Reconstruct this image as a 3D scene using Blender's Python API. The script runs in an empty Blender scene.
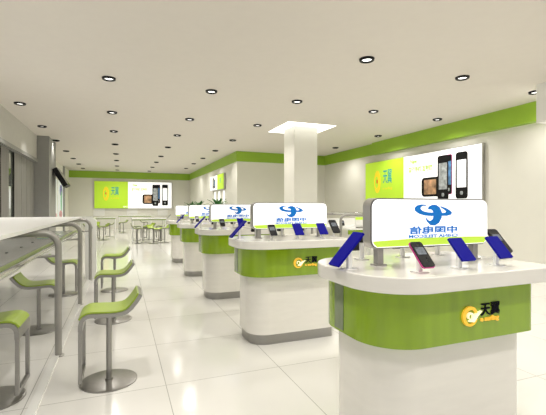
import bpy, math, random
from mathutils import Vector, Matrix
random.seed(7)
PI = math.pi
SC = bpy.context.scene
COL = SC.collection

# ------------------------------------------------------------------ materials
def pmat(name, col, rough=0.5, metal=0.0, spec=0.5, coat=0.0, emit=None, es=0.0, noise=0.0, nscale=6.0, stretch=(1, 1, 1)):
    m = bpy.data.materials.new(name); m.use_nodes = True
    nt = m.node_tree; b = nt.nodes['Principled BSDF']
    b.inputs['Base Color'].default_value = (*col, 1)
    b.inputs['Roughness'].default_value = rough
    b.inputs['Metallic'].default_value = metal
    b.inputs['Specular IOR Level'].default_value = spec
    b.inputs['Coat Weight'].default_value = coat
    b.inputs['Coat Roughness'].default_value = 0.08
    if emit:
        b.inputs['Emission Color'].default_value = (*emit, 1)
        b.inputs['Emission Strength'].default_value = es
    if noise > 0:
        tc = nt.nodes.new('ShaderNodeTexCoord'); mp = nt.nodes.new('ShaderNodeMapping')
        mp.inputs['Scale'].default_value = stretch
        nz = nt.nodes.new('ShaderNodeTexNoise'); nz.inputs['Scale'].default_value = nscale
        nz.inputs['Detail'].default_value = 4
        rp = nt.nodes.new('ShaderNodeValToRGB')
        a = [max(0, c * (1 - noise)) for c in col]; z = [min(1, c * (1 + noise)) for c in col]
        rp.color_ramp.elements[0].color = (*a, 1); rp.color_ramp.elements[0].position = 0.3
        rp.color_ramp.elements[1].color = (*z, 1); rp.color_ramp.elements[1].position = 0.7
        nt.links.new(tc.outputs['Object'], mp.inputs['Vector'])
        nt.links.new(mp.outputs['Vector'], nz.inputs['Vector'])
        nt.links.new(nz.outputs['Fac'], rp.inputs['Fac'])
        nt.links.new(rp.outputs['Color'], b.inputs['Base Color'])
    return m

def floor_material():
    m = bpy.data.materials.new('glossy_tile'); m.use_nodes = True
    nt = m.node_tree; b = nt.nodes['Principled BSDF']
    g = nt.nodes.new('ShaderNodeNewGeometry')
    mp = nt.nodes.new('ShaderNodeMapping'); mp.inputs['Location'].default_value = (-0.33 + 9.6, -0.25 + 9.6, 0)
    br = nt.nodes.new('ShaderNodeTexBrick')
    br.offset = 0.0; br.squash = 1.0
    br.inputs['Scale'].default_value = 1.0
    br.inputs['Mortar Size'].default_value = 0.0032
    br.inputs['Mortar Smooth'].default_value = 0.2
    br.inputs['Brick Width'].default_value = 0.96
    br.inputs['Row Height'].default_value = 0.96
    br.inputs['Color1'].default_value = (0.80, 0.79, 0.75, 1)
    br.inputs['Color2'].default_value = (0.84, 0.83, 0.79, 1)
    br.inputs['Mortar'].default_value = (0.42, 0.42, 0.38, 1)
    nz = nt.nodes.new('ShaderNodeTexNoise'); nz.inputs['Scale'].default_value = 1.3; nz.inputs['Detail'].default_value = 5
    mx = nt.nodes.new('ShaderNodeMixRGB'); mx.blend_type = 'MULTIPLY'; mx.inputs['Fac'].default_value = 0.10
    nt.links.new(g.outputs['Position'], mp.inputs['Vector'])
    nt.links.new(mp.outputs['Vector'], br.inputs['Vector'])
    nt.links.new(g.outputs['Position'], nz.inputs['Vector'])
    nt.links.new(br.outputs['Color'], mx.inputs['Color1'])
    nt.links.new(nz.outputs['Fac'], mx.inputs['Color2'])
    nt.links.new(mx.outputs['Color'], b.inputs['Base Color'])
    b.inputs['Roughness'].default_value = 0.13
    b.inputs['Specular IOR Level'].default_value = 0.55
    return m

def glass_material():
    m = pmat('window_glass', (0.30, 0.33, 0.30), rough=0.03, spec=1.0)
    b = m.node_tree.nodes['Principled BSDF']
    b.inputs['Metallic'].default_value = 0.55
    return m

M = {}
def acrylic_material():
    m = bpy.data.materials.new('frosted_acrylic'); m.use_nodes = True
    nt = m.node_tree; b = nt.nodes['Principled BSDF']; out = nt.nodes['Material Output']
    b.inputs['Base Color'].default_value = (.9, .9, .88, 1); b.inputs['Roughness'].default_value = .3
    nz = nt.nodes.new('ShaderNodeTexNoise'); nz.inputs['Scale'].default_value = 3
    rp = nt.nodes.new('ShaderNodeValToRGB'); rp.color_ramp.elements[0].color = (.9, .9, .88, 1); rp.color_ramp.elements[1].color = (.94, .94, .92, 1)
    tr = nt.nodes.new('ShaderNodeBsdfTranslucent'); mx = nt.nodes.new('ShaderNodeMixShader'); mx.inputs['Fac'].default_value = .3
    nt.links.new(nz.outputs['Fac'], rp.inputs['Fac']); nt.links.new(rp.outputs['Color'], tr.inputs['Color']); nt.links.new(rp.outputs['Color'], b.inputs['Base Color'])
    nt.links.new(b.outputs[0], mx.inputs[1]); nt.links.new(tr.outputs[0], mx.inputs[2]); nt.links.new(mx.outputs[0], out.inputs['Surface'])
    return m
M['floor'] = floor_material(); M['acrylic'] = acrylic_material()
M['ceiling'] = pmat('ceiling_paint', (0.70, 0.66, 0.605), 0.9, noise=0.01)
M['wall'] = pmat('wall_paint', (0.77, 0.76, 0.69), 0.75, noise=0.012, nscale=3)
M['green_band'] = pmat('green_band_paint', (0.30, 0.50, 0.035), 0.45, noise=0.03, nscale=2)
M['header'] = pmat('shaded_header_paint', (0.55, 0.54, 0.50), 0.7, noise=0.02)  # unlit look of the window header put into its base colour
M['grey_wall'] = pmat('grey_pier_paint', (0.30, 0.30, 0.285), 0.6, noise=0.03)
M['white'] = pmat('white_laminate', (0.80, 0.78, 0.73), 0.22, coat=0.3, noise=0.025, nscale=4, stretch=(1, 1, 5))
M['white_gloss'] = pmat('white_gloss', (0.86, 0.86, 0.83), 0.2, coat=0.4, noise=0.008)
M['green'] = pmat('green_lacquer', (0.24, 0.38, 0.012), 0.14, coat=0.35, noise=0.08, nscale=3, stretch=(6, 6, 0.6))
M['side_strip'] = pmat('grey_green_gloss', (0.20, 0.25, 0.14), 0.08, spec=0.8, noise=0.15, nscale=9)
M['steel'] = pmat('brushed_steel', (0.36, 0.352, 0.335), 0.34, 1.0, noise=0.05, nscale=30, stretch=(1, 1, 12))
M['grey_metal'] = pmat('grey_satin_metal', (0.36, 0.35, 0.325), 0.38, 0.45, noise=0.03, nscale=14)
M['chrome'] = pmat('chrome', (0.78, 0.78, 0.78), 0.09, 1.0, noise=0.01)
M['lime_seat'] = pmat('lime_seat', (0.36, 0.50, 0.05), 0.28, coat=0.3, noise=0.06, nscale=9)
M['lime'] = pmat('lime_print', (0.52, 0.80, 0.04), 0.4, emit=(0.52, 0.80, 0.04), es=0.22, noise=0.01)
M['board_white'] = pmat('backlit_white', (0.9, 0.9, 0.9), 0.4, emit=(1, 1, 1), es=0.6, noise=0.005)
M['sign_white'] = pmat('sign_acrylic', (0.9, 0.9, 0.9), 0.25, emit=(1, 1, 1), es=0.6, noise=0.005)
M['sign_lime'] = pmat('sign_lime', (0.50, 0.74, 0.06), 0.3, emit=(0.5, 0.74, 0.06), es=0.4, noise=0.01)
M['logo_blue'] = pmat('logo_blue', (0.006, 0.21, 0.72), 0.4, spec=0.2, noise=0.02)
M['sign_edge'] = pmat('sign_edge_metal', (0.47, 0.46, 0.43), 0.3, 0.7, noise=0.02)
M['dark_edge'] = pmat('dark_gasket', (0.07, 0.07, 0.07), 0.4, noise=0.03)
M['blue'] = pmat('blue_film', (0.002, 0.0015, 0.26), 0.6, spec=0.12, noise=0.03)
M['black'] = pmat('black_plastic', (0.008, 0.008, 0.009), 0.45, spec=0.2, noise=0.05)
M['screen'] = pmat('phone_glass', (0.02, 0.022, 0.025), 0.06, noise=0.1)
M['icon'] = pmat('screen_icon', (0.12, 0.14, 0.17), 0.3, emit=(0.3, 0.33, 0.36), es=0.12, noise=0.7, nscale=60)
M['pink'] = pmat('pink_rim', (0.62, 0.05, 0.28), 0.25, noise=0.03)
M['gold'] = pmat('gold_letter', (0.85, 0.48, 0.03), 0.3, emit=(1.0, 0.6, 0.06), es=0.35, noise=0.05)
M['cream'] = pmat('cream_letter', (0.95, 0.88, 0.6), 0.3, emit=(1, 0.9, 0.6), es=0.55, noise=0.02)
M['navy'] = pmat('black_letter', (0.003, 0.003, 0.008), 0.6, spec=0.1, noise=0.03)
M['teal'] = pmat('teal_print', (0.02, 0.42, 0.42), 0.4, noise=0.03)
M['yellow'] = pmat('yellow_print', (0.95, 0.72, 0.02), 0.4, emit=(0.95, 0.72, 0.02), es=0.25, noise=0.02)
M['orange'] = pmat('orange_print', (0.85, 0.2, 0.02), 0.4, noise=0.02)
M['sky_print'] = pmat('blue_screen_print', (0.10, 0.25, 0.5), 0.4, noise=0.5, nscale=8)
M['grey_print'] = pmat('grey_screen_print', (0.42, 0.45, 0.47), 0.4, noise=0.5, nscale=9)
M['warm_print'] = pmat('photo_screen_print', (0.5, 0.3, 0.17), 0.4, noise=0.7, nscale=5)
M['lamp'] = pmat('lamp_glow', (1, 1, 1), 0.4, emit=(1.0, 0.98, 0.93), es=3.0, noise=0.005)
M['cove'] = pmat('cove_glow', (1, 1, 1), 0.5, emit=(1.0, 0.98, 0.93), es=1.6, noise=0.005)
M['strip'] = pmat('wall_strip_glow', (0.95, 0.95, 0.95), 0.4, emit=(1, 1, 1), es=0.7, noise=0.005)
M['glass'] = glass_material()
M['blind'] = pmat('grey_blind_fabric', (0.24, 0.235, 0.215), 0.8, noise=0.08, nscale=5, stretch=(14, 14, 0.4))
M['shelf'] = pmat('grey_shelf', (0.60, 0.595, 0.57), 0.18, 0.2, noise=0.03)
M['leaf'] = pmat('leaf', (0.03, 0.16, 0.03), 0.4, noise=0.3, nscale=9)
M['pot'] = pmat('white_planter', (0.75, 0.75, 0.72), 0.4, noise=0.02)
M['soil'] = pmat('soil', (0.05, 0.035, 0.02), 0.9, noise=0.3, nscale=40)
M['pane_poster'] = pmat('window_poster_white', (0.75, 0.8, 0.8), 0.3, emit=(0.8, 0.85, 0.85), es=0.3, noise=0.03)
M['poster_green'] = pmat('window_poster_green', (0.1, 0.5, 0.25), 0.3, noise=0.3)
M['poster_purple'] = pmat('window_poster_purple', (0.13, 0.13, 0.5), 0.3, noise=0.3)
M['poster_pink'] = pmat('window_poster_pink', (0.7, 0.3, 0.35), 0.3, noise=0.3)

# ------------------------------------------------------------------ mesh builder
_tc = {}
def text_mesh(s, bold=0.0):
    if (s, bold) in _tc: return _tc[(s, bold)]
    cu = bpy.data.curves.new('t', 'FONT'); cu.body = s; cu.size = 1.0
    cu.align_x = 'CENTER'; cu.align_y = 'CENTER'; cu.offset = bold; cu.resolution_u = 3
    ob = bpy.data.objects.new('t', cu); COL.objects.link(ob)
    dg = bpy.context.evaluated_depsgraph_get(); dg.update()
    me = bpy.data.meshes.new_from_object(ob.evaluated_get(dg))
    vs = [(v.co.x, v.co.y) for v in me.vertices]; fs = [tuple(p.vertices) for p in me.polygons]
    bpy.data.objects.remove(ob); bpy.data.curves.remove(cu); bpy.data.meshes.remove(me)
    x0 = min(v[0] for v in vs); x1 = max(v[0] for v in vs); y0 = min(v[1] for v in vs); y1 = max(v[1] for v in vs)
    vs = [((x - (x0 + x1) / 2) / (x1 - x0), (y - (y0 + y1) / 2) / (y1 - y0)) for x, y in vs]   # unit box
    _tc[(s, bold)] = (vs, fs)
    return vs, fs

def rrect(x0, x1, y0, y1, r, n=8):
    out = []
    for cx, cy, a0 in ((x1 - r, y1 - r, 0), (x0 + r, y1 - r, 90), (x0 + r, y0 + r, 180), (x1 - r, y0 + r, 270)):
        for k in range(n + 1):
            a = math.radians(a0 + 90 * k / n)
            out.append((cx + r * math.cos(a), cy + r * math.sin(a)))
    return out

class MB:
    def __init__(s): s.v = []; s.f = []; s.m = []; s.mats = []
    def mi(s, m):
        if m not in s.mats: s.mats.append(m)
        return s.mats.index(m)
    def add(s, vs, fs, m, mat=None):
        o = len(s.v); k = s.mi(m)
        for p in vs:
            p = Vector(p)
            s.v.append(tuple(mat @ p) if mat else tuple(p))
        for f in fs: s.f.append(tuple(i + o for i in f)); s.m.append(k)
        return s
    def box(s, x0, x1, y0, y1, z0, z1, m, mat=None):
        vs = [(x, y, z) for z in (z0, z1) for y in (y0, y1) for x in (x0, x1)]
        return s.add(vs, [(0, 2, 3, 1), (4, 5, 7, 6), (0, 1, 5, 4), (2, 6, 7, 3), (0, 4, 6, 2), (1, 3, 7, 5)], m, mat)
    def prism(s, poly, a, b, m, axis='z', mat=None, cap_m=None):
        n = len(poly)
        def P(p, h):
            return {'z': (p[0], p[1], h), 'y': (p[0], h, p[1]), 'x': (h, p[0], p[1])}[axis]
        vs = [P(p, a) for p in poly] + [P(p, b) for p in poly]
        side = [(i, (i + 1) % n, n + (i + 1) % n, n + i) for i in range(n)]
        s.add(vs, side + [tuple(range(n - 1, -1, -1)), tuple(range(n, 2 * n))], m, mat)
        return s
    def tube(s, path, r, m, n=12, mat=None, closed=False):
        pts = [Vector(p) for p in path]; vs = []; fs = []
        N = len(pts); up = None
        for i, p in enumerate(pts):
            if closed: t = pts[(i + 1) % N] - pts[i - 1]
            else: t = pts[min(i + 1, N - 1)] - pts[max(i - 1, 0)]
            t.normalize()
            if up is None:
                up = Vector((0, 0, 1)) if abs(t.z) < 0.9 else Vector((0, 1, 0))
            u = t.cross(up)
            if u.length < 1e-4: u = t.cross(Vector((1, 0, 0)))
            u.normalize(); w = u.cross(t).normalized(); up = w
            for k in range(n):
                a = 2 * PI * k / n
                vs.append(p + u * (r * math.cos(a)) + w * (r * math.sin(a)))
        for i in range(N if closed else N - 1):
            for k in range(n):
                j = (i + 1) % N
                fs.append((i * n + k, i * n + (k + 1) % n, j * n + (k + 1) % n, j * n + k))
        if not closed:
            fs.append(tuple(range(n - 1, -1, -1))); fs.append(tuple((N - 1) * n + k for k in range(n)))
        return s.add(vs, fs, m, mat)
    def lathe(s, prof, c, m, n=24):
        vs = []; fs = []; L = len(prof)
        for k in range(n):
            a = 2 * PI * k / n
            for r, z in prof: vs.append((c[0] + r * math.cos(a), c[1] + r * math.sin(a), c[2] + z))
        for k in range(n):
            for i in range(L - 1):
                fs.append((k * L + i, ((k + 1) % n) * L + i, ((k + 1) % n) * L + i + 1, k * L + i + 1))
        if prof[0][0] > 1e-5: fs.append(tuple(k * L for k in range(n - 1, -1, -1)))
        if prof[-1][0] > 1e-5: fs.append(tuple(k * L + L - 1 for k in range(n)))
        return s.add(vs, fs, m)
    def sweep(s, prof, t, y0, y1, m):
        """band following an xz profile, thickness t, from y0 to y1"""
        P = [Vector((p[0], 0, p[1])) for p in prof]; up = []; dn = []
        for i, p in enumerate(P):
            d = (P[min(i + 1, len(P) - 1)] - P[max(i - 1, 0)]).normalized()
            nn = Vector((-d.z, 0, d.x)); up.append(p + nn * t / 2); dn.append(p - nn * t / 2)
        poly = [(q.x, q.z) for q in up] + [(q.x, q.z) for q in reversed(dn)]
        n = len(P)
        vs = [(x, y0, z) for x, z in poly] + [(x, y1, z) for x, z in poly]
        L = len(poly); fs = [(i, (i + 1) % L, L + (i + 1) % L, L + i) for i in range(L)]
        for i in range(n - 1):
            a, b, c, d = i, i + 1, L - 2 - i, L - 1 - i
            fs.append((d, c, b, a)); fs.append((L + a, L + b, L + c, L + d))
        return s.add(vs, fs, m)
    def flat(s, poly, y, m, t=0.002):
        """printed or raised shape on a front face (front looks to -y)"""
        return s.prism(poly, y - t, y, m, axis='y')
    def text(s, st, cx, cz, w, h, y, m, bold=0.0, mirror=False, t=0.002):
        vs, fs = text_mesh(st, bold); sg = -1 if mirror else 1
        n = len(vs)
        front = [(cx + sg * a * w, y - t, cz + b * h) for a, b in vs]
        s.add(front, fs, m)
        if t > 0.004:
            # give raised letters their side walls
            cnt = {}
            for f in fs:
                for i in range(len(f)):
                    e = (f[i], f[(i + 1) % len(f)]); cnt[tuple(sorted(e))] = cnt.get(tuple(sorted(e)), 0) + 1
            back = [(x, y, z) for x, _, z in front]
            s.add(front + back, [(a, b, n + b, n + a) for (a, b), c in cnt.items() if c == 1], m)
        return s
    def build(s, name, parent=None, smooth=35, bevel=0.0):
        me = bpy.data.meshes.new(name); me.from_pydata(s.v, [], s.f)
        for m in s.mats: me.materials.append(m)
        me.polygons.foreach_set('material_index', s.m)
        me.validate(); me.update()
        import bmesh
        bm = bmesh.new(); bm.from_mesh(me); bmesh.ops.recalc_face_normals(bm, faces=bm.faces); bm.to_mesh(me); bm.free()
        if smooth:
            me.polygons.foreach_set('use_smooth', [True] * len(me.polygons))
            me.set_sharp_from_angle(angle=math.radians(smooth))
        o = bpy.data.objects.new(name, me); COL.objects.link(o)
        if parent: o.parent = parent
        if bevel:
            b = o.modifiers.new('bevel', 'BEVEL'); b.width = bevel; b.segments = 2; b.limit_method = 'ANGLE'; b.angle_limit = math.radians(40)
        return o

def tag(o, label=None, cat=None, group=None, kind=None):
    if label: o['label'] = label
    if cat: o['category'] = cat
    if group: o['group'] = group
    if kind: o['kind'] = kind
    return o
def thing(name, loc, label, cat, group=None, rz=0.0):
    e = bpy.data.objects.new(name, None); COL.objects.link(e)
    e.empty_display_size = 0.1
    e.location = loc; e.rotation_euler = (0, 0, rz)
    return tag(e, label, cat, group)
def dup(root, loc, label, rz=None):
    r = root.copy(); COL.objects.link(r); r.location = loc; r['label'] = label
    if rz is not None: r.rotation_euler = (0, 0, rz)
    for ch in list(root.children):
        c = ch.copy(); COL.objects.link(c); c.parent = r
        for g in ch.children:
            d = g.copy(); COL.objects.link(d); d.parent = c
    return r
def struct(mb, name, **k): return tag(mb.build(name, **k), kind='structure')
def ell(cx, cy, rx, ry, n=24, a0=0, a1=360):
    return [(cx + rx * math.cos(math.radians(a0 + (a1 - a0) * k / n)), cy + ry * math.sin(math.radians(a0 + (a1 - a0) * k / n))) for k in range(n if a1 - a0 == 360 else n + 1)]

# ------------------------------------------------------------------ the shell
CZ = 3.7
struct(MB().box(-3.3, 8.8, -3.0, 27.1, -0.1, 0, M['floor']), 'floor')
struct(MB().box(-3.3, 8.8, -3.0, 27.1, CZ, CZ + 0.1, M['ceiling']), 'ceiling')
struct(MB().box(-3.3, 4.8, 26.8, 27.0, 0, CZ, M['wall']), 'wall_back')
w = MB().prism([(4.42, 15.2), (4.62, 15.2), (4.62, 26.8), (4.42, 26.8)], 0, CZ, M['wall']); struct(w, 'wall_inner_right')
w = MB().box(4.62, 8.5, 15.2, 15.4, 0, CZ, M['wall']); struct(w, 'wall_inner_back')
struct(MB().box(8.5, 8.7, -3.0, 15.4, 0, CZ, M['wall']), 'wall_right')
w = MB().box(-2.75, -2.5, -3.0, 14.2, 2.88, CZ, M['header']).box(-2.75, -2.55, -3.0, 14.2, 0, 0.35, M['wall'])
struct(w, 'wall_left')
struct(MB().box(-3.2, -3.0, 15.6, 26.8, 0, CZ, M['wall']), 'wall_far_left')
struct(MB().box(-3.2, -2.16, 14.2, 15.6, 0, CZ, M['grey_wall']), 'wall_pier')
# green bands under the ceiling
struct(MB().box(-3.0, 4.38, 26.76, 26.8, 3.27, CZ, M['green_band']), 'trim_1')
struct(MB().prism([(4.38, 15.16), (4.42, 15.16), (4.42, 26.76), (4.38, 26.76)], 3.29, CZ, M['green_band']), 'trim_2')
struct(MB().box(4.42, 8.46, 15.16, 15.2, 3.29, CZ, M['green_band']), 'trim_3')
struct(MB().box(8.46, 8.5, 11.5, 15.2, 3.29, CZ, M['green_band']), 'trim_4')
struct(MB().box(8.34, 8.5, -3.0, 11.5, 3.27, CZ, M['green_band']), 'trim_5')
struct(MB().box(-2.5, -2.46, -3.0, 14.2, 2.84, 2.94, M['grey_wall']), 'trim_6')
struct(MB().box(7.24, 8.34, 4.72, 4.9, 2.98, CZ, M['white_gloss']), 'trim_7')
# column with its lit ceiling cove
struct(MB().box(4.5, 5.22, 9.78, 10.5, 0, CZ, M['wall']), 'column')
e = thing('ceiling_light_panel', (4.88, 10.15, CZ), 'bright white square light panel set around the top of the column', 'ceiling light')
c = MB()
for x0, x1, y0, y1 in ((-.72, -.385, -.74, .78), (.345, .74, -.74, .78), (-.385, .345, -.74, -.375), (-.385, .345, .355, .78)):
    c.box(x0, x1, y0, y1, -0.012, 0, M['cove'])
c.build('diffuser', e, smooth=0)

# left glazing, blinds
def pane(name, y0, y1):
    o = MB().box(-2.63, -2.61, y0, y1, 0.35, 2.88, M['glass'])
    w = struct(o, name)
    f = MB()
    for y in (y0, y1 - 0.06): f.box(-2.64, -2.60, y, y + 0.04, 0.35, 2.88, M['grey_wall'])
    f.build('window_frame', w)
pane('window_1', 10.0, 12.1); pane('window_2', 12.1, 14.2)
e = thing('panel_blind', (-2.575, 12.3, 2.84), 'row of grey vertical blind panels hanging along the left window wall', 'blind')
for a, b in ((8.9, 10.15), (10.55, 11.2), (11.75, 12.5), (12.53, 13.1), (13.13, 13.65), (13.67, 14.15)):
    p = MB(); n = 12
    vs = []; fs = []
    for i in range(n + 1):
        y = a + (b - a) * i / n - 12.3; dx = 0.012 * math.sin(i * PI / 2)
        vs += [(dx - .006, y, -2.7), (dx + .006, y, -2.7), (dx - .006, y, 0), (dx + .006, y, 0)]
    for i in range(n):
        q = i * 4
        fs += [(q, q + 4, q + 6, q + 2), (q + 1, q + 3, q + 7, q + 5), (q + 2, q + 6, q + 7, q + 3), (q, q + 1, q + 5, q + 4)]
    fs += [(0, 2, 3, 1), (n * 4, n * 4 + 1, n * 4 + 3, n * 4 + 2)]
    p.add(vs, fs, M['blind']); p.build('blind_panel', e)
MB().box(-.02, .03, -3.4, 1.88, 0, .04, M['grey_wall']).build('head_rail', e)

# far left window posters
def window_poster(y0, y1, label, tones):
    e = thing('window_poster', (-3.0, (y0 + y1) / 2, 0.6), label, 'poster', 'posters on the far left wall')
    h = (y1 - y0) / 2
    MB().box(0, .03, -h, h, 0, 2.2, M['pane_poster']).build('backing', e)
    p = MB()
    for k, (cy, cz, ry, rz, m) in enumerate(tones):
        p.prism(ell(cy * h, cz, ry * h, rz), .03, .033 + k * .001, M[m], axis='x')
    p.build('print', e)
window_poster(20.0, 21.9, 'pale window poster with a purple oval, nearer the black television', [(-.3, 1.85, .5, .25, 'poster_green'), (.1, 1.1, .45, .42, 'poster_purple'), (.2, .4, .6, .18, 'poster_pink')])
window_poster(22.4, 24.0, 'pale window poster with a green and purple figure, nearer the back wall', [(.0, 1.7, .6, .3, 'poster_purple'), (.1, 1.1, .3, .6, 'poster_green'), (-.1, .45, .7, .2, 'poster_pink')])
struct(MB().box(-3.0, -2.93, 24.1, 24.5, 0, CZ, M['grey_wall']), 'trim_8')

# hanging television
e = thing('television', (-2.16, 15.2, 2.43), 'black television tilted on an arm beside the grey pier', 'television')
MB().box(0, .14, -.03, .03, .05, .11, M['grey_metal']).box(0, .015, -.08, .08, 0, .16, M['grey_metal']).build('wall_arm', e)
R = Matrix.Translation((.235, 0, 0)) @ Matrix.Rotation(math.radians(-30), 4, 'Y')
MB().box(-.08, .08, -.45, .4, -.34, .34, M['black'], R).build('casing', e, bevel=.01)
MB().box(.08, .082, -.42, .37, -.31, .31, M['screen'], R).build('screen', e)

# ------------------------------------------------------------------ downlights
def downlight(x, y, label):
    e = thing('downlight', (x, y, CZ), label, 'ceiling light', 'recessed downlights')
    prof = [(.072, -.002), (.078, -.028), (.095, -.036), (.112, -.03), (.118, 0)]
    MB().lathe(prof, (0, 0, 0), M['black'], 28).build('trim_ring', e)
    MB().lathe([(.001, -.012), (.074, -.010), (.074, -.004), (.001, -.004)], (0, 0, 0), M['lamp'], 24).build('lamp', e)
    return e
rows = [(-2.07, 'along the left windows', [9.93, 12.5, 14.95, 17.6, 20.1, 22.6, 25.0]),
        (-0.2, 'above the right hand bar stools', [7.43, 10.05, 12.52, 15.07, 17.75, 20.2, 22.9, 25.3]),
        (1.66, 'above the kiosk ends', [7.51, 10.1, 12.48, 15.08, 17.83, 20.26, 22.84, 25.4]),
        (3.54, 'just left of the column', [5.01, 7.55, 10.14, 12.7, 15.29, 17.83, 20.25, 22.8]),
        (5.6, 'just right of the column', [5.09, 7.66]),
        (7.65, 'next to the right wall', [5.2, 7.74, 10.22, 12.85])]
ordn = ['nearest', 'second nearest', 'third nearest', 'fourth nearest', 'fifth nearest', 'sixth nearest', 'seventh nearest', 'farthest']
first = None; LIGHTS = []
for x, where, ys in rows:
    for i, y in enumerate(ys):
        o = ordn[i] if i < len(ys) - 1 else 'farthest'
        lab = 'black rimmed downlight, %s in the ceiling row %s' % (o, where)
        if first is None: first = downlight(x, y, lab)
        else: dup(first, (x, y, CZ), lab)
        LIGHTS.append((x, y))
for y in (7.4, 4.9, 2.4):
    dup(first, (-2.07, y, CZ), 'black rimmed downlight by the window wall, beside or behind the camera'); LIGHTS.append((-2.07, y))
for y in (2.5, 0.0):
    for x in (-.2, 1.66, 3.54, 5.6, 7.65):
        dup(first, (x, y, CZ), 'black rimmed downlight overhead, above or behind the camera'); LIGHTS.append((x, y))

# ------------------------------------------------------------------ billboards
def phone_print(p, x0, x1, z0, z1, y, screen, rim='black', lay=0):
    t = .002 + lay * .002; w_ = x1 - x0; h = z1 - z0; r = min(w_, h) * .2
    p.flat(rrect(x0, x1, z0, z1, r, 5), y, M[rim], t)
    if h > w_:
        p.flat(rrect(x0 + w_ * .04, x1 - w_ * .04, z0 + h * .01, z1 - h * .01, r * .9, 5), y, M['black'], t + .001)
        p.flat(rrect(x0 + w_ * .12, x1 - w_ * .12, z0 + h * .24, z1 - h * .17, r * .15, 2), y, M[screen], t + .002)
        p.flat(rrect(x0 + w_ * .38, x1 - w_ * .38, z0 + h * .08, z0 + h * .16, w_ * .08, 3), y, M['grey_print'], t + .002)
    else:
        p.flat(rrect(x0 + w_ * .14, x1 - w_ * .24, z0 + h * .12, z1 - h * .12, r * .15, 2), y, M[screen], t + .002)
def gold_swirl(p, cx, cz, r, y, m1, m2, t=.002):
    """open comma-like ring with a flick to the upper right"""
    out = []; inn = []
    for k in range(33):
        a = math.radians(20 + 320 * k / 32); wd = .34 * math.sin(PI * min(1, (k + 4) / 34)) + .06
        out.append((cx + r * math.cos(a), cz + r * math.sin(a))); inn.append((cx + r * (1 - wd) * math.cos(a), cz + r * (1 - wd) * math.sin(a)))
    for i in range(32):
        p.flat([out[i], out[i + 1], inn[i + 1], inn[i]], y, m1, t)
    q = []
    for k in range(19):
        a = math.radians(-30 + 250 * k / 18); rr = r * (.52 - .012 * k)
        q.append((cx + rr * math.cos(a) + r * .02, cz + rr * math.sin(a) - r * .04))
    for i in range(18):
        a_, b_ = q[i], q[i + 1]
        f = .62
        p.flat([a_, b_, (cx + (b_[0] - cx) * f, cz + (b_[1] - cz) * f), (cx + (a_[0] - cx) * f, cz + (a_[1] - cz) * f)], y, m2, t + .001)
    p.flat([(cx - r * .2, cz - r * .5), (cx + r * .5, cz - r * .62), (cx + r * 1.0, cz - r * .05), (cx + r * 1.6, cz + r * .42), (cx + r * .85, cz + r * .28), (cx + r * .4, cz - r * .2)], y, m2, t + .002)
def billboard(loc, rz, W, H, label, stretch=1.0, shift=0.0):
    name = 'billboard'
    e = thing(name, loc, label, 'billboard', 'illuminated wall billboards', rz)
    D = .1
    MB().box(-W / 2, W / 2, -D, 0, 0, H, M['sign_edge']).build('casing', e)
    f = MB(); s_ = -W / 2 + W * .42
    f.box(-W / 2 + .015, s_, -D - .004, -D, .015, H - .015, M['lime']); f.build('lime_panel', e, smooth=0)
    f = MB().box(s_, W / 2 - .015, -D - .004, -D, .015, H - .015, M['board_white']); f.build('white_panel', e, smooth=0)
    y = -D - .004
    X = lambda u: -W / 2 + u * W
    Z = lambda v: H * (1 - v)
    p = MB(); n = 28
    for k in range(n):
        a = 2 * PI * k / n; b = 2 * PI * (k + 1) / n
        cx, cz, rx, rz_ = X(.145), Z(.46), .036 * W, .25 * H
        g = .5 - .25 * math.cos(a)
        p.flat([(cx + rx * math.cos(a), cz + rz_ * math.sin(a)), (cx + rx * math.cos(b), cz + rz_ * math.sin(b)), (cx + rx * g * math.cos(b), cz + rz_ * g * math.sin(b)), (cx + rx * g * math.cos(a), cz + rz_ * g * math.sin(a))], y, M['yellow'], .002)
    p.flat(ell(X(.142), Z(.45), .008 * W, .05 * H, 12), y, M['orange'], .003)
    p.build('swirl_print', e, smooth=0)
    def tx(nm, *a, **k): MB().text(*a, **k).build(nm, e, smooth=0)
    tx('character_print', '天翼', X(.255), Z(.36), .095 * W, .30 * H, y, M['teal'], .012)
    tx('slogan_print', 'e surfing', X(.255), Z(.62), .10 * W, .07 * H, y, M['yellow'], .0)
    tx('corner_print', '中国电信', X(.385), Z(.93), .06 * W, .06 * H, y, M['board_white'], .0)
    tx('heading_print', 'New', X(.51), Z(.13), .06 * W, .09 * H, y, M['lime'], .03)
    tx('subtitle_print', '智能手机 互联网', X(.565), Z(.29), .20 * W, .11 * H, y, M['lime'], .03)
    for a in ((X(.605), X(.76), Z(.83), Z(.47), y, 'warm_print', 'black', 0), (X(.795), X(.84), Z(.80), Z(.10), y, 'sky_print', 'pink', 1),
              (X(.735), X(.815), Z(.90), Z(.10), y, 'grey_print', 'black', 2), (X(.865), X(.945), Z(.88), Z(.09), y, 'board_white', 'black', 2)):
        a = (stretch * a[0] + shift * W, stretch * a[1] + shift * W) + a[2:]
        p = MB(); phone_print(p, *a); p.build('phone_print', e, smooth=0)
    return e
billboard((8.498, 9.5, 1.45), -PI / 2, 4.95, 1.57, 'large lime and white billboard with phones on the right wall', .985, -.0255)
billboard((0.81, 26.798, 1.33), 0, 4.78, 1.76, 'lime and white billboard with phones on the far back wall')
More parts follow.
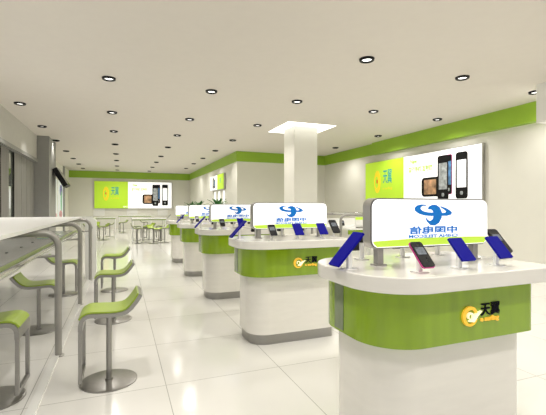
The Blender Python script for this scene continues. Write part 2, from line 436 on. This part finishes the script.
# smaller lit board beyond the corner
e = thing('billboard', (4.418, 18.4, 2.25), 'small white and lime light box on the inner wall above the ferns', 'billboard', 'illuminated wall billboards', -PI / 2)
MB().box(-1.4, 1.4, -.1, 0, 0, .72, M['sign_edge']).build('casing', e)
MB().box(-1.39, .15, -.104, -.1, .01, .71, M['board_white']).build('white_panel', e)
MB().box(.15, 1.39, -.104, -.1, .01, .71, M['lime']).build('lime_panel', e)
p = MB(); phone_print(p, -.85, -.55, .10, .62, -.104, 'grey_print'); p.build('phone_print', e, smooth=0)
p = MB(); phone_print(p, -.50, -.25, .1, .52, -.104, 'sky_print'); p.build('phone_print', e, smooth=0)
MB().text('天翼', .75, .42, .3, .25, -.104, M['teal']).build('character_print', e, smooth=0)
for y, nm in ((19.1, 'farthest from'), (18.2, 'middle one of three, not next to'), (17.3, 'nearest to')):
    o = thing('wall_light_strip', (4.418, y, 1.2), 'upright white wall strip under the small light box, %s the green corner' % nm, 'wall light', 'white strips under the small light box', -PI / 2)
    MB().box(-.11, .11, -.03, 0, 0, .98, M['strip']).build('diffuser', o)
    MB().box(-.13, .13, -.02, 0, -.03, 0, M['sign_edge']).build('end_cap', o)
for x, nm in ((-1.3, 'left'), (.68, 'middle'), (2.6, 'right')):
    o = thing('wall_panel', (x, 26.8, .85), 'pale square wall panel under the %s part of the back billboard' % nm, 'wall panel', 'pale panels under the back billboard')
    MB().box(-.33, .33, -.03, 0, 0, .5, M['white_gloss']).build('panel', o, bevel=.005)
    MB().box(-.34, .34, -.02, 0, .24, .26, M['wall']).build('rib', o)

# ------------------------------------------------------------------ bar stools
def make_stool(label, group):
    e = thing('bar_stool', (0, 0, 0), label, 'bar stool', group)
    prof = [(-.195, .47), (-.194, .51), (-.188, .54), (-.172, .562), (-.148, .575), (-.12, .578), (-.06, .574), (.0, .570), (.06, .570), (.10, .575), (.135, .588), (.165, .612), (.20, .655), (.225, .692), (.235, .712)]
    b = MB(); b.sweep(prof, .03, -.175, .175, M['steel']); b.build('seat_shell', e)
    top = []
    P = [Vector((x, z)) for x, z in prof[2:]]
    for i, q in enumerate(P):
        d = (P[min(i + 1, len(P) - 1)] - P[max(i - 1, 0)]).normalized(); top.append((q.x - d.y * .021, q.y + d.x * .021))
    b = MB(); b.sweep(top, .014, -.158, .158, M['lime_seat']); b.build('seat_pad', e)
    b = MB()
    for s_ in (-1, 1): b.box(-.208, -.182, s_ * .158 - .017, s_ * .158 + .017, .10, .48, M['steel'])
    b.box(-.208, -.182, -.175, .175, .075, .105, M['steel']); b.build('foot_loop', e, bevel=.004)
    b = MB().tube([(0, 0, .015), (0, 0, .557)], .021, M['steel'], 16); b.lathe([(.06, .535), (.06, .552), (.02, .557)], (0, 0, 0), M['steel']); b.build('post', e)
    MB().lathe([(.215, 0), (.215, .008), (.20, .014), (.03, .018), (.03, .03), (.001, .03)], (0, 0, 0), M['steel'], 36).build('base', e)
    return e
G1 = 'bar stools at the left display counter'
st = make_stool('lime bar stool nearest the camera on the aisle side of the left display counter', G1)
st.location = (-.09, 3.38, 0)
dup(st, (-.09, 5.2, 0), 'lime bar stool second nearest on the aisle side of the left display counter')
dup(st, (-.10, 7.05, 0), 'lime bar stool farthest on the aisle side of the left display counter')
dup(st, (-.875, 3.35, 0), 'lime bar stool cut by the left picture edge, behind the steel tube legs', PI)
dup(st, (-.875, 5.08, 0), 'lime bar stool second nearest on the window side, behind the steel tube legs', PI).scale.z = .9
dup(st, (-.86, 7.0, 0), 'lime bar stool farthest on the window side, behind the steel tube legs', PI).scale.z = .9

# ------------------------------------------------------------------ left display counter
e = thing('display_counter', (-1.4, 5.0, 0), 'long white topped display counter with bent grey tube legs at the left', 'counter')
ox, oy = -1.4, 5.0
def L(p): return (p[0] - ox, p[1] - oy, p[2])
zt = 1.218
slab = MB().prism(rrect(-2.15 - ox, -.72 - ox, 1.4 - oy, 8.42 - oy, .015, 3), zt - .028, zt, M['acrylic']); slab.build('top', e)
arch = [(-2.15, zt - .13), (-.68, zt - .13)]
arch += [(-.67, zt - .14), (-.66, zt - .16), (-.66, 0), (-.455, 0)]
for k in range(9):
    a = math.radians(90 * k / 8); arch.append((-.455 - .12 + .12 * math.cos(a), zt - .12 + .12 * math.sin(a)))
arch += [(-2.15, zt)]
MB().prism([(x - ox, z) for x, z in arch], 8.42 - oy, 8.56 - oy, M['white_gloss'], axis='y').build('end_panel', e)
MB().prism(ell(-.545 - ox, 1.0, .018, .035, 16), 8.40 - oy, 8.42 - oy, M['dark_edge'], axis='y').build('lock', e)
sh = MB().box(-1.9 - ox, -.76 - ox, 1.5 - oy, 8.35 - oy, .93, .95, M['shelf']); so = sh.build('shelf', e)
d = MB()
for y in (2.6, 3.2, 3.9, 4.5, 5.1, 5.7):
    d.lathe([(.014, .95), (.014, .956), (.001, .956)], (-1.05 - ox, y - oy, 0), M['dark_edge'], 10)
d.build('screw_cap', so)
MB().box(-.83 - ox, -.775 - ox, 1.5 - oy, 8.35 - oy, .95, .957, M['lime_seat']).build('lime_edge_strip', e)
MB().tube([L((-.735, 1.5, .945)), L((-.735, 8.4, .945))], .026, M['chrome'], 16).build('rail', e)
for Y in (2.07, 4.13, 6.2, 8.2):
    path = [(-.55, Y, .0), (-.55, Y, .6), (-.55, Y, 1.03)]
    for k in range(1, 8):
        a = math.radians(180 - 95 * k / 8 - 90 * 0); a = math.radians(90 * k / 8)
        path.append((-.55 - .13 * (1 - math.cos(a)), Y, 1.03 + .13 * math.sin(a)))
    path += [(-.72, Y, 1.158), (-.85, Y, 1.156), (-1.0, Y, 1.140), (-1.3, Y, 1.11), (-1.7, Y, 1.08), (-1.9, Y, 1.05), (-2.0, Y, 1.0), (-2.05, Y, .9), (-2.06, Y, .5), (-2.06, Y, 0)]
    t = MB().tube([L(p) for p in path], .03, M['grey_metal'], 14)
    t.lathe([(.05, 0), (.05, .008), (.03, .012)], L((-.55, Y, 0)), M['grey_metal'])
    t.tube([L((-.55, Y, .945)), L((-.78, Y, .938))], .012, M['grey_metal'], 8)
    for xx in (-.9, -1.8): t.tube([L((xx, Y, 1.14 if xx > -1 else 1.06)), L((xx, Y, 1.195))], .012, M['grey_metal'], 8)
    t.build('tube_leg', e)
MB().box(-.60 - ox, -.54 - ox, 1.5 - oy, 8.5 - oy, 0, .012, M['white_gloss']).build('floor_rail', e)
for y, nm in ((6.5, 'nearer'), (7.25, 'farther')):
    lf = MB().box(-.105, .105, -.15, .15, 0, .004, M['white_gloss']).box(-.105, .105, .0, .15, .004, .0045, M['lime_seat']).box(-.08, .08, -.11, -.03, .004, .0045, M['teal'])
    o = tag(lf.build('leaflet', smooth=0), 'lime and white leaflet lying on the left counter shelf, the %s of two' % nm, 'leaflet', 'leaflets on the left counter shelf')
    o.location = (-1.05, y, .95)

# ------------------------------------------------------------------ far bar tables
def make_table(label, lx, ly, h=.96):
    e = thing('bar_table', (0, 0, 0), label, 'table', 'white bar tables at the back')
    MB().prism(rrect(-lx, lx, -ly, ly, .03, 3), h - .04, h, M['white_gloss']).build('tabletop', e)
    MB().prism(rrect(-lx + .02, lx - .02, -ly + .02, ly - .02, .03, 3), h - .075, h - .04, M['green']).build('apron', e)
    for sx in (-1, 1):
        for sy in (-1, 1):
            x, y = sx * (lx - .05), sy * (ly - .05)
            MB().tube([(x, y, 0), (x, y, h - .075)], .025, M['white_gloss'], 10).build('leg', e)
    return e
t = make_table('white bar table with green apron, the right of two near the farthest kiosk', .68, .5); t.location = (1.07, 16.85, 0)
t = make_table('white bar table with green apron behind the left counter end', .75, .42); t.location = (-.95, 19.0, 0)
t = make_table('white bar table with green apron below the back billboard', .9, .5); t.location = (0.75, 23.6, 0)
G2 = 'bar stools at the back tables'
for x, y, rz, lab in (
    (.6, 15.95, PI, 'front left lime stool at the right back bar table'),
    (1.18, 15.75, 2.3, 'front middle lime stool at the right back bar table'),
    (1.62, 15.9, .3, 'front right lime stool at the right back bar table'),
    (.62, 17.75, PI, 'far left lime stool behind the right back bar table'),
    (1.15, 17.8, .4, 'far middle lime stool behind the right back bar table'),
    (1.65, 17.75, 0, 'far right lime stool behind the right back bar table'),
    (-.70, 18.1, .3, 'right lime stool in front of the bar table behind the left counter'),
    (-1.25, 18.1, PI, 'left lime stool in front of the bar table behind the left counter'),
    (-.50, 20.2, 0, 'right lime stool behind the bar table behind the left counter'),
    (-1.1, 19.95, PI / 2, 'left lime stool behind the bar table behind the left counter'),
    (.12, 22.75, .2, 'left lime stool in front of the table below the back billboard'),
    (1.2, 22.75, PI, 'right lime stool in front of the table below the back billboard')):
    o = dup(st, (x, y, 0), lab, rz + (0)); o['group'] = G2

# ------------------------------------------------------------------ kiosks
KP = 2.09; KX, KY = 1.76, 1.85
KN = ['nearest', 'second nearest', 'middle', 'fourth', 'farthest']
KG = 'green and white phone kiosks'
e = thing('phone_kiosk', (KX, KY, 0), '', 'kiosk', KG)
def kx(x): return x - KX
def ky(y): return y - KY
def plan(x0, x1, y0, y1, rl, rr, n=14):
    out = []
    for cx, cy, r, a0 in ((x1 - rr, y1 - rr, rr, 0), (x0 + rl, y1 - rl, rl, 90), (x0 + rl, y0 + rl, rl, 180), (x1 - rr, y0 + rr, rr, 270)):
        for k in range(n + 1):
            a = math.radians(a0 + 90 * k / n); out.append((kx(cx + r * math.cos(a)), ky(cy + r * math.sin(a))))
    return out
MB().prism(plan(1.233, 2.16, 1.58, 2.12, .18, .05), 0, .105, M['steel']).build('plinth', e)
MB().prism(plan(1.211, 2.18, 1.56, 2.14, .20, .06), .105, .76, M['white']).build('body', e)
MB().prism(plan(1.153, 2.22, 1.498, 2.202, .25, .07), .70, .985, M['green']).build('green_band', e)
MB().prism(plan(1.095, 2.33, 1.43, 2.27, .30, .05), .985, 1.066, M['white']).build('countertop', e, bevel=.006)
MB().box(kx(1.149), kx(1.154), ky(1.85), ky(1.94), .715, .975, M['side_strip']).build('band_side_strip', e)  # narrow glossy grey-green strip, greyer than the band around it
# raised emblem on the front of the band
yb = -.352; em = MB()
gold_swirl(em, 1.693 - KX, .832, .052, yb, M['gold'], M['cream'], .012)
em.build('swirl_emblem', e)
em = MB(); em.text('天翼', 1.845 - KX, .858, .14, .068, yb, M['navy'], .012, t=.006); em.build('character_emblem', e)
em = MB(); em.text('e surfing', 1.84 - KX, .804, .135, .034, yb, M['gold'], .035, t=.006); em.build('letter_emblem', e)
e['label'] = 'white phone kiosk with green band and gold emblem, nearest the camera'
KIOSKS = [e]
for i in range(1, 5):
    KIOSKS.append(dup(e, (KX, KY + KP * i, 0), 'white phone kiosk with green band and gold emblem, %s in the row' % ('middle' if i == 2 else KN[i] + (' from the camera' if i == 3 else ''))))

# ------------------------------------------------------------------ counter-top signs
CT = 1.066
def make_sign(loc, label):
    e = thing('kiosk_sign', loc, label, 'sign', 'rounded white signs on the kiosks')
    W, z0, z1, D, r = .452, .098, .388, .036, .05
    MB().prism(rrect(-W, W, z0, z1, r, 8), -D, D, M['sign_edge'], axis='y').build('casing', e)
    # face, dark rim line
    MB().flat(rrect(-W + .003, W - .003, z0 + .003, z1 - .003, r, 8), -D, M['dark_edge'], .004).build('rim', e)
    y = -D - .004
    MB().flat(rrect(-W + .007, W - .007, z0 + .007, z1 - .007, r - .004, 8), y, M['sign_white'], .004).build('face', e)
    y -= .004
    low = [(-W + .04, z0 + .012), (W - .04, z0 + .012), (W - .018, z0 + .03)]
    n = 16
    for k in range(n + 1):
        u = k / n; x = (W - .012) - 2 * (W - .012) * u
        low.append((x, z0 + .05 + .008 * math.sin(PI * u) - .006 * u))
    low.append((-W + .018, z0 + .03))
    MB().flat(low, y, M['sign_lime'], .001).build('lime_stripe', e)
    lg = MB()
    # mirrored emblem: swinging wings and a hooked head, drawn in units of its own width
    cx, cz, s_ = -.002, .297, .00108
    def Q(a): return [(cx + (px - 238) * s_, cz - (py - 92) * s_ * .88) for px, py in a]
    def band(o, i):
        for k in range(len(o) - 1): lg.flat(Q([o[k], o[k + 1], i[k + 1], i[k]]), y, M['logo_blue'], .0015)
    band([(186, 36), (150, 34), (122, 40), (104, 56), (108, 74), (134, 92), (175, 103), (215, 107), (245, 106)],
         [(184, 42), (162, 43), (150, 49), (145, 58), (150, 68), (168, 77), (196, 83), (220, 85), (245, 84)])
    band([(286, 44), (322, 54), (352, 68), (373, 84), (368, 98), (335, 107), (290, 106)],
         [(290, 53), (312, 64), (326, 74), (330, 80), (322, 86), (308, 88), (288, 85)])
    band([(196, 62), (205, 46), (228, 36), (256, 36), (282, 52), (298, 82), (296, 118), (278, 150), (248, 167), (215, 164), (192, 144), (180, 118)],
         [(206, 66), (214, 64), (224, 66), (232, 74), (236, 86), (237, 104), (234, 120), (228, 130), (218, 136), (208, 138), (196, 130), (186, 118)])
    lg.build('emblem', e, smooth=0)
    tx = MB()
    tx.text('中国电信', .0, .200, .37, .046, y, M['logo_blue'], .03, mirror=True)
    tx.text('CHINA TELECOM', .0, .163, .38, .019, y, M['logo_blue'], .03, mirror=True)
    tx.build('lettering', e, smooth=0)
    for x in (-.37, .37):
        MB().box(x - .02, x + .02, -.02, .02, .008, z0 + .003, M['grey_metal']).box(x - .035, x + .035, -.03, .03, 0, .008, M['grey_metal']).build('post', e)
    return e
sg = make_sign((1.757, 1.85, CT), 'rounded white sign with mirrored blue emblem on the nearest kiosk')
for i in range(1, 5):
    dup(sg, (1.757, 1.85 + KP * i, CT), 'rounded white sign with mirrored blue emblem on the %s kiosk' % KN[i])

# ------------------------------------------------------------------ display phones
def plate(wd, ln, th, tilt, z):
    """leaning plate, front face up and towards -y"""
    return Matrix.Translation((0, 0, z)) @ Matrix.Rotation(tilt, 4, 'X')
def make_phone(kind, wd, ln, tilt, zc, label, group):
    e = thing('display_phone', (0, 0, 0), label, 'phone', group)
    R = plate(wd, ln, .012, tilt, zc)
    rim = {'blue': 'blue', 'pink': 'pink', 'black': 'black', 'silver': 'sign_edge'}[kind]
    b = MB().prism(rrect(-wd / 2, wd / 2, -ln / 2, ln / 2, .004 if kind == 'blue' else wd * .17, 4), -.006, .006 if kind != 'pink' else .002, M[rim], mat=R).build('casing', e)
    if kind != 'blue':
        s_ = MB().prism(rrect(-wd / 2 + .003, wd / 2 - .003, -ln / 2 + .003, ln / 2 - .003, wd * .15, 4), .002 if kind == 'pink' else .006, .0075, M['screen'], mat=R)
        s_.build('screen', e)
        k = MB().prism(rrect(-wd * .34, wd * .34, -ln * .02, ln * .26, .003, 2), .0075, .0082, M['icon'], mat=R)
        k.build('display', e, smooth=0)
    bk = R @ Vector((0, 0, -.006))
    MB().box(-.011, .011, bk.y - .011 + .012, bk.y + .011 + .012, .006, bk.z + .002, M['white_gloss']).build('stand_post', e)
    MB().prism(rrect(-.035, .035, bk.y - .023, bk.y + .047, .006, 3), 0, .006, M['white_gloss']).build('stand_base', e)
    return e
T1 = math.radians(48)
lib = {}
lib['end'] = make_phone('blue', .10, .235, math.radians(47), .108, '', 'blue faced display phones')
lib['blue'] = make_phone('blue', .098, .15, T1, .105, '', 'blue faced display phones')
lib['pink'] = make_phone('pink', .082, .16, T1, .092, '', 'display phones with screens')
lib['silver'] = make_phone('silver', .082, .15, T1, .10, '', 'display phones with screens')
lib['side'] = make_phone('black', .095, .19, T1, .115, '', 'display phones with screens')
lib['black'] = make_phone('black', .082, .15, T1, .11, '', 'display phones with screens')
used = set()
def put(kind, x, y, rz, label):
    o = lib[kind]
    if kind not in used:
        used.add(kind); o.location = (x, y, CT); o.rotation_euler = (0, 0, rz); o['label'] = label
        return o
    return dup(o, (x, y, CT), label, rz)
for i in range(5):
    dy = KP * i; nm = KN[i] + ' kiosk'
    if i < 4: put('end', 1.14, 1.80 + dy, -PI / 2, 'long blue display tablet leaning at the left end of the %s' % nm)
    else: put('silver', 1.14, 1.80 + dy, -PI / 2, 'dark display phone leaning at the left end of the farthest kiosk')
    put('pink' if i == 0 else 'silver', 1.433, 1.555 + dy, 0, ('pink' if i == 0 else 'silver') + ' rimmed phone on a stand in front of the %s kiosk\'s sign' % KN[i])
    put('blue', 1.732, 1.58 + dy, 0, 'blue faced display phone, left of two in front of the %s kiosk\'s sign' % KN[i])
    put('blue', 2.022, 1.585 + dy, 0, 'blue faced display phone, right of two in front of the %s kiosk\'s sign' % KN[i])
    put('side', 2.30, 1.80 + dy, 0, 'black phone standing past the right end of the %s kiosk\'s sign' % KN[i])
    for x, pos in ((1.44, 'left'), (1.765, 'middle'), (2.07, 'right')):
        put('black', x, 2.11 + dy, PI, 'black phone turned away behind the %s kiosk\'s sign, %s of three' % (KN[i], pos))

# ------------------------------------------------------------------ right hand display counter
e = thing('display_counter', (5.6, 8.2, 0), 'white display counter with bent tube legs in front of the right wall', 'counter')
MB().box(-.9, .9, -.9, .9, .90, .93, M['white_gloss']).build('top', e)
MB().box(-.9, .9, -.88, -.84, .80, .90, M['green']).build('green_front', e)
MB().box(-.85, .85, .5, .54, .93, 1.12, M['white_gloss']).build('back_panel', e)
for y in (-.7, .7):
    path = [(-1.0, y, 0), (-1.0, y, 1.1)] + [(-1.0 + .13 * (1 - math.cos(math.radians(15 * k))), y, 1.1 + .13 * math.sin(math.radians(15 * k))) for k in range(1, 7)] + [(.7, y, 1.23), (.8, y, 1.2), (.83, y, 1.1), (.83, y, .93)]
    MB().tube(path, .03, M['grey_metal']).build('tube_leg', e)
MB().tube([(-.4, -.75, 1.26), (-.4, .75, 1.26)], .03, M['chrome']).build('rail', e)
for x in (-.8, .8): MB().box(x - .04, x + .04, .75, .83, 0, .9, M['white_gloss']).build('leg', e)
for k, (x, y) in enumerate(((4.80, 7.75), (5.32, 7.7), (5.6, 7.6), (5.9, 7.7))):
    o = dup(lib['black'], (x, y, .93), 'black phone on the right wall display counter, %s from its left end' % ('first', 'second', 'third', 'fourth')[k], -.3)
    o['group'] = 'phones on the right wall display counter'
o = thing('price_sign', (5.07, 7.45, .93), 'small white sign with green top on the right wall display counter', 'sign')
MB().box(-.12, .12, -.012, .012, .03, .25, M['white_gloss']).build('board', o)
MB().box(-.122, .122, -.015, -.012, .19, .252, M['sign_lime']).build('green_header', o)
MB().box(-.08, .08, -.04, .04, 0, .03, M['grey_metal']).build('foot', o)
for x, y, lab in ((4.35, 7.6, 'nearer lime stool at the left of the right wall display counter'), (4.35, 8.5, 'farther lime stool at the left of the right wall display counter')):
    o = dup(st, (x - .25, y, 0), lab, PI); o['group'] = 'bar stools at the right display counter'

# ------------------------------------------------------------------ ferns in tall planters
def plant(x, y, n, ln, label, seed):
    rnd = random.Random(seed)
    e = thing('potted_fern', (x, y, 0), label, 'plant', 'potted ferns along the inner wall')
    MB().lathe([(.13, 0), (.2, 1.38), (.21, 1.42), (.18, 1.42), (.175, 1.38)], (0, 0, 0), M['pot']).build('planter', e)
    MB().lathe([(.001, 1.38), (.178, 1.38), (.17, 1.35), (.001, 1.35)], (0, 0, 0), M['soil']).build('soil', e)
    lf = MB()
    for k in range(n):
        a = 2 * PI * k / n + rnd.uniform(-.2, .2); l = ln * rnd.uniform(.7, 1.1); el = rnd.uniform(.7, 1.35)
        vs = []; S = 8
        for i in range(S + 1):
            u = i / S; r = l * u * math.cos(el) * (1 + .3 * u); z = 1.38 + l * (u * math.sin(el) - .25 * u * u)
            w_ = .055 * math.sin(PI * (.08 + .92 * u)) + .004
            c_, s2 = math.cos(a), math.sin(a)
            vs += [(r * c_ - w_ * s2, r * s2 + w_ * c_, z + .012), (r * c_, r * s2, z - .006), (r * c_ + w_ * s2, r * s2 - w_ * c_, z + .012)]
        fs = []
        for i in range(S):
            q = i * 3; fs += [(q, q + 3, q + 4, q + 1), (q + 1, q + 4, q + 5, q + 2)]
        lf.add(vs, fs, M['leaf'])
    lf.build('leaves', e)
plant(3.85, 22.9, 16, .5, 'potted fern farthest along the inner wall, left of the small light box', 1)
plant(3.85, 20.3, 16, .5, 'potted fern on the inner wall just below and left of the small light box', 2)
plant(3.85, 16.2, 20, .58, 'potted fern nearest the camera, right of the white wall strips', 3)

# small wall panel beside the nearest kiosk's right end
# ------------------------------------------------------------------ lights
for i, (x, y) in enumerate(LIGHTS):
    l = bpy.data.lights.new('downlight_beam', 'SPOT'); l.energy = 105 if x > -1.5 else (230 if y < 8 else 60); l.color = (1.0, .96, .905)
    l.spot_size = math.radians(150 if x > -1.5 else 96); l.spot_blend = 1.0; l.shadow_soft_size = .07
    o = bpy.data.objects.new('downlight_beam', l); COL.objects.link(o); o.location = (x, y, CZ - .06)
w = bpy.data.worlds.new('world_fill'); SC.world = w; w.use_nodes = True  # even fill, added through the open room end behind the camera
bg = w.node_tree.nodes['Background']; bg.inputs['Color'].default_value = (1.0, .98, .94, 1); bg.inputs['Strength'].default_value = 0.6

# ------------------------------------------------------------------ camera
cam = bpy.data.cameras.new('camera'); cam.sensor_width = 36; cam.sensor_fit = 'HORIZONTAL'
cam.lens = 385 / 546 * 36; cam.clip_start = .02; cam.clip_end = 100
co = bpy.data.objects.new('camera', cam); COL.objects.link(co)
co.location = (0, 0, 1.4); co.rotation_euler = (PI / 2, 0, -math.atan(152 / 385))
SC.camera = co
vs = SC.view_settings
vs.view_transform = 'Standard'; vs.look = 'None'; vs.gamma = 1; vs.use_curve_mapping = False; vs.exposure = -0.02
cy = SC.cycles
cy.use_denoising = True; cy.max_bounces = 8; cy.diffuse_bounces = 5; cy.glossy_bounces = 4
cy.sample_clamp_indirect = 6; cy.caustics_reflective = False; cy.caustics_refractive = False
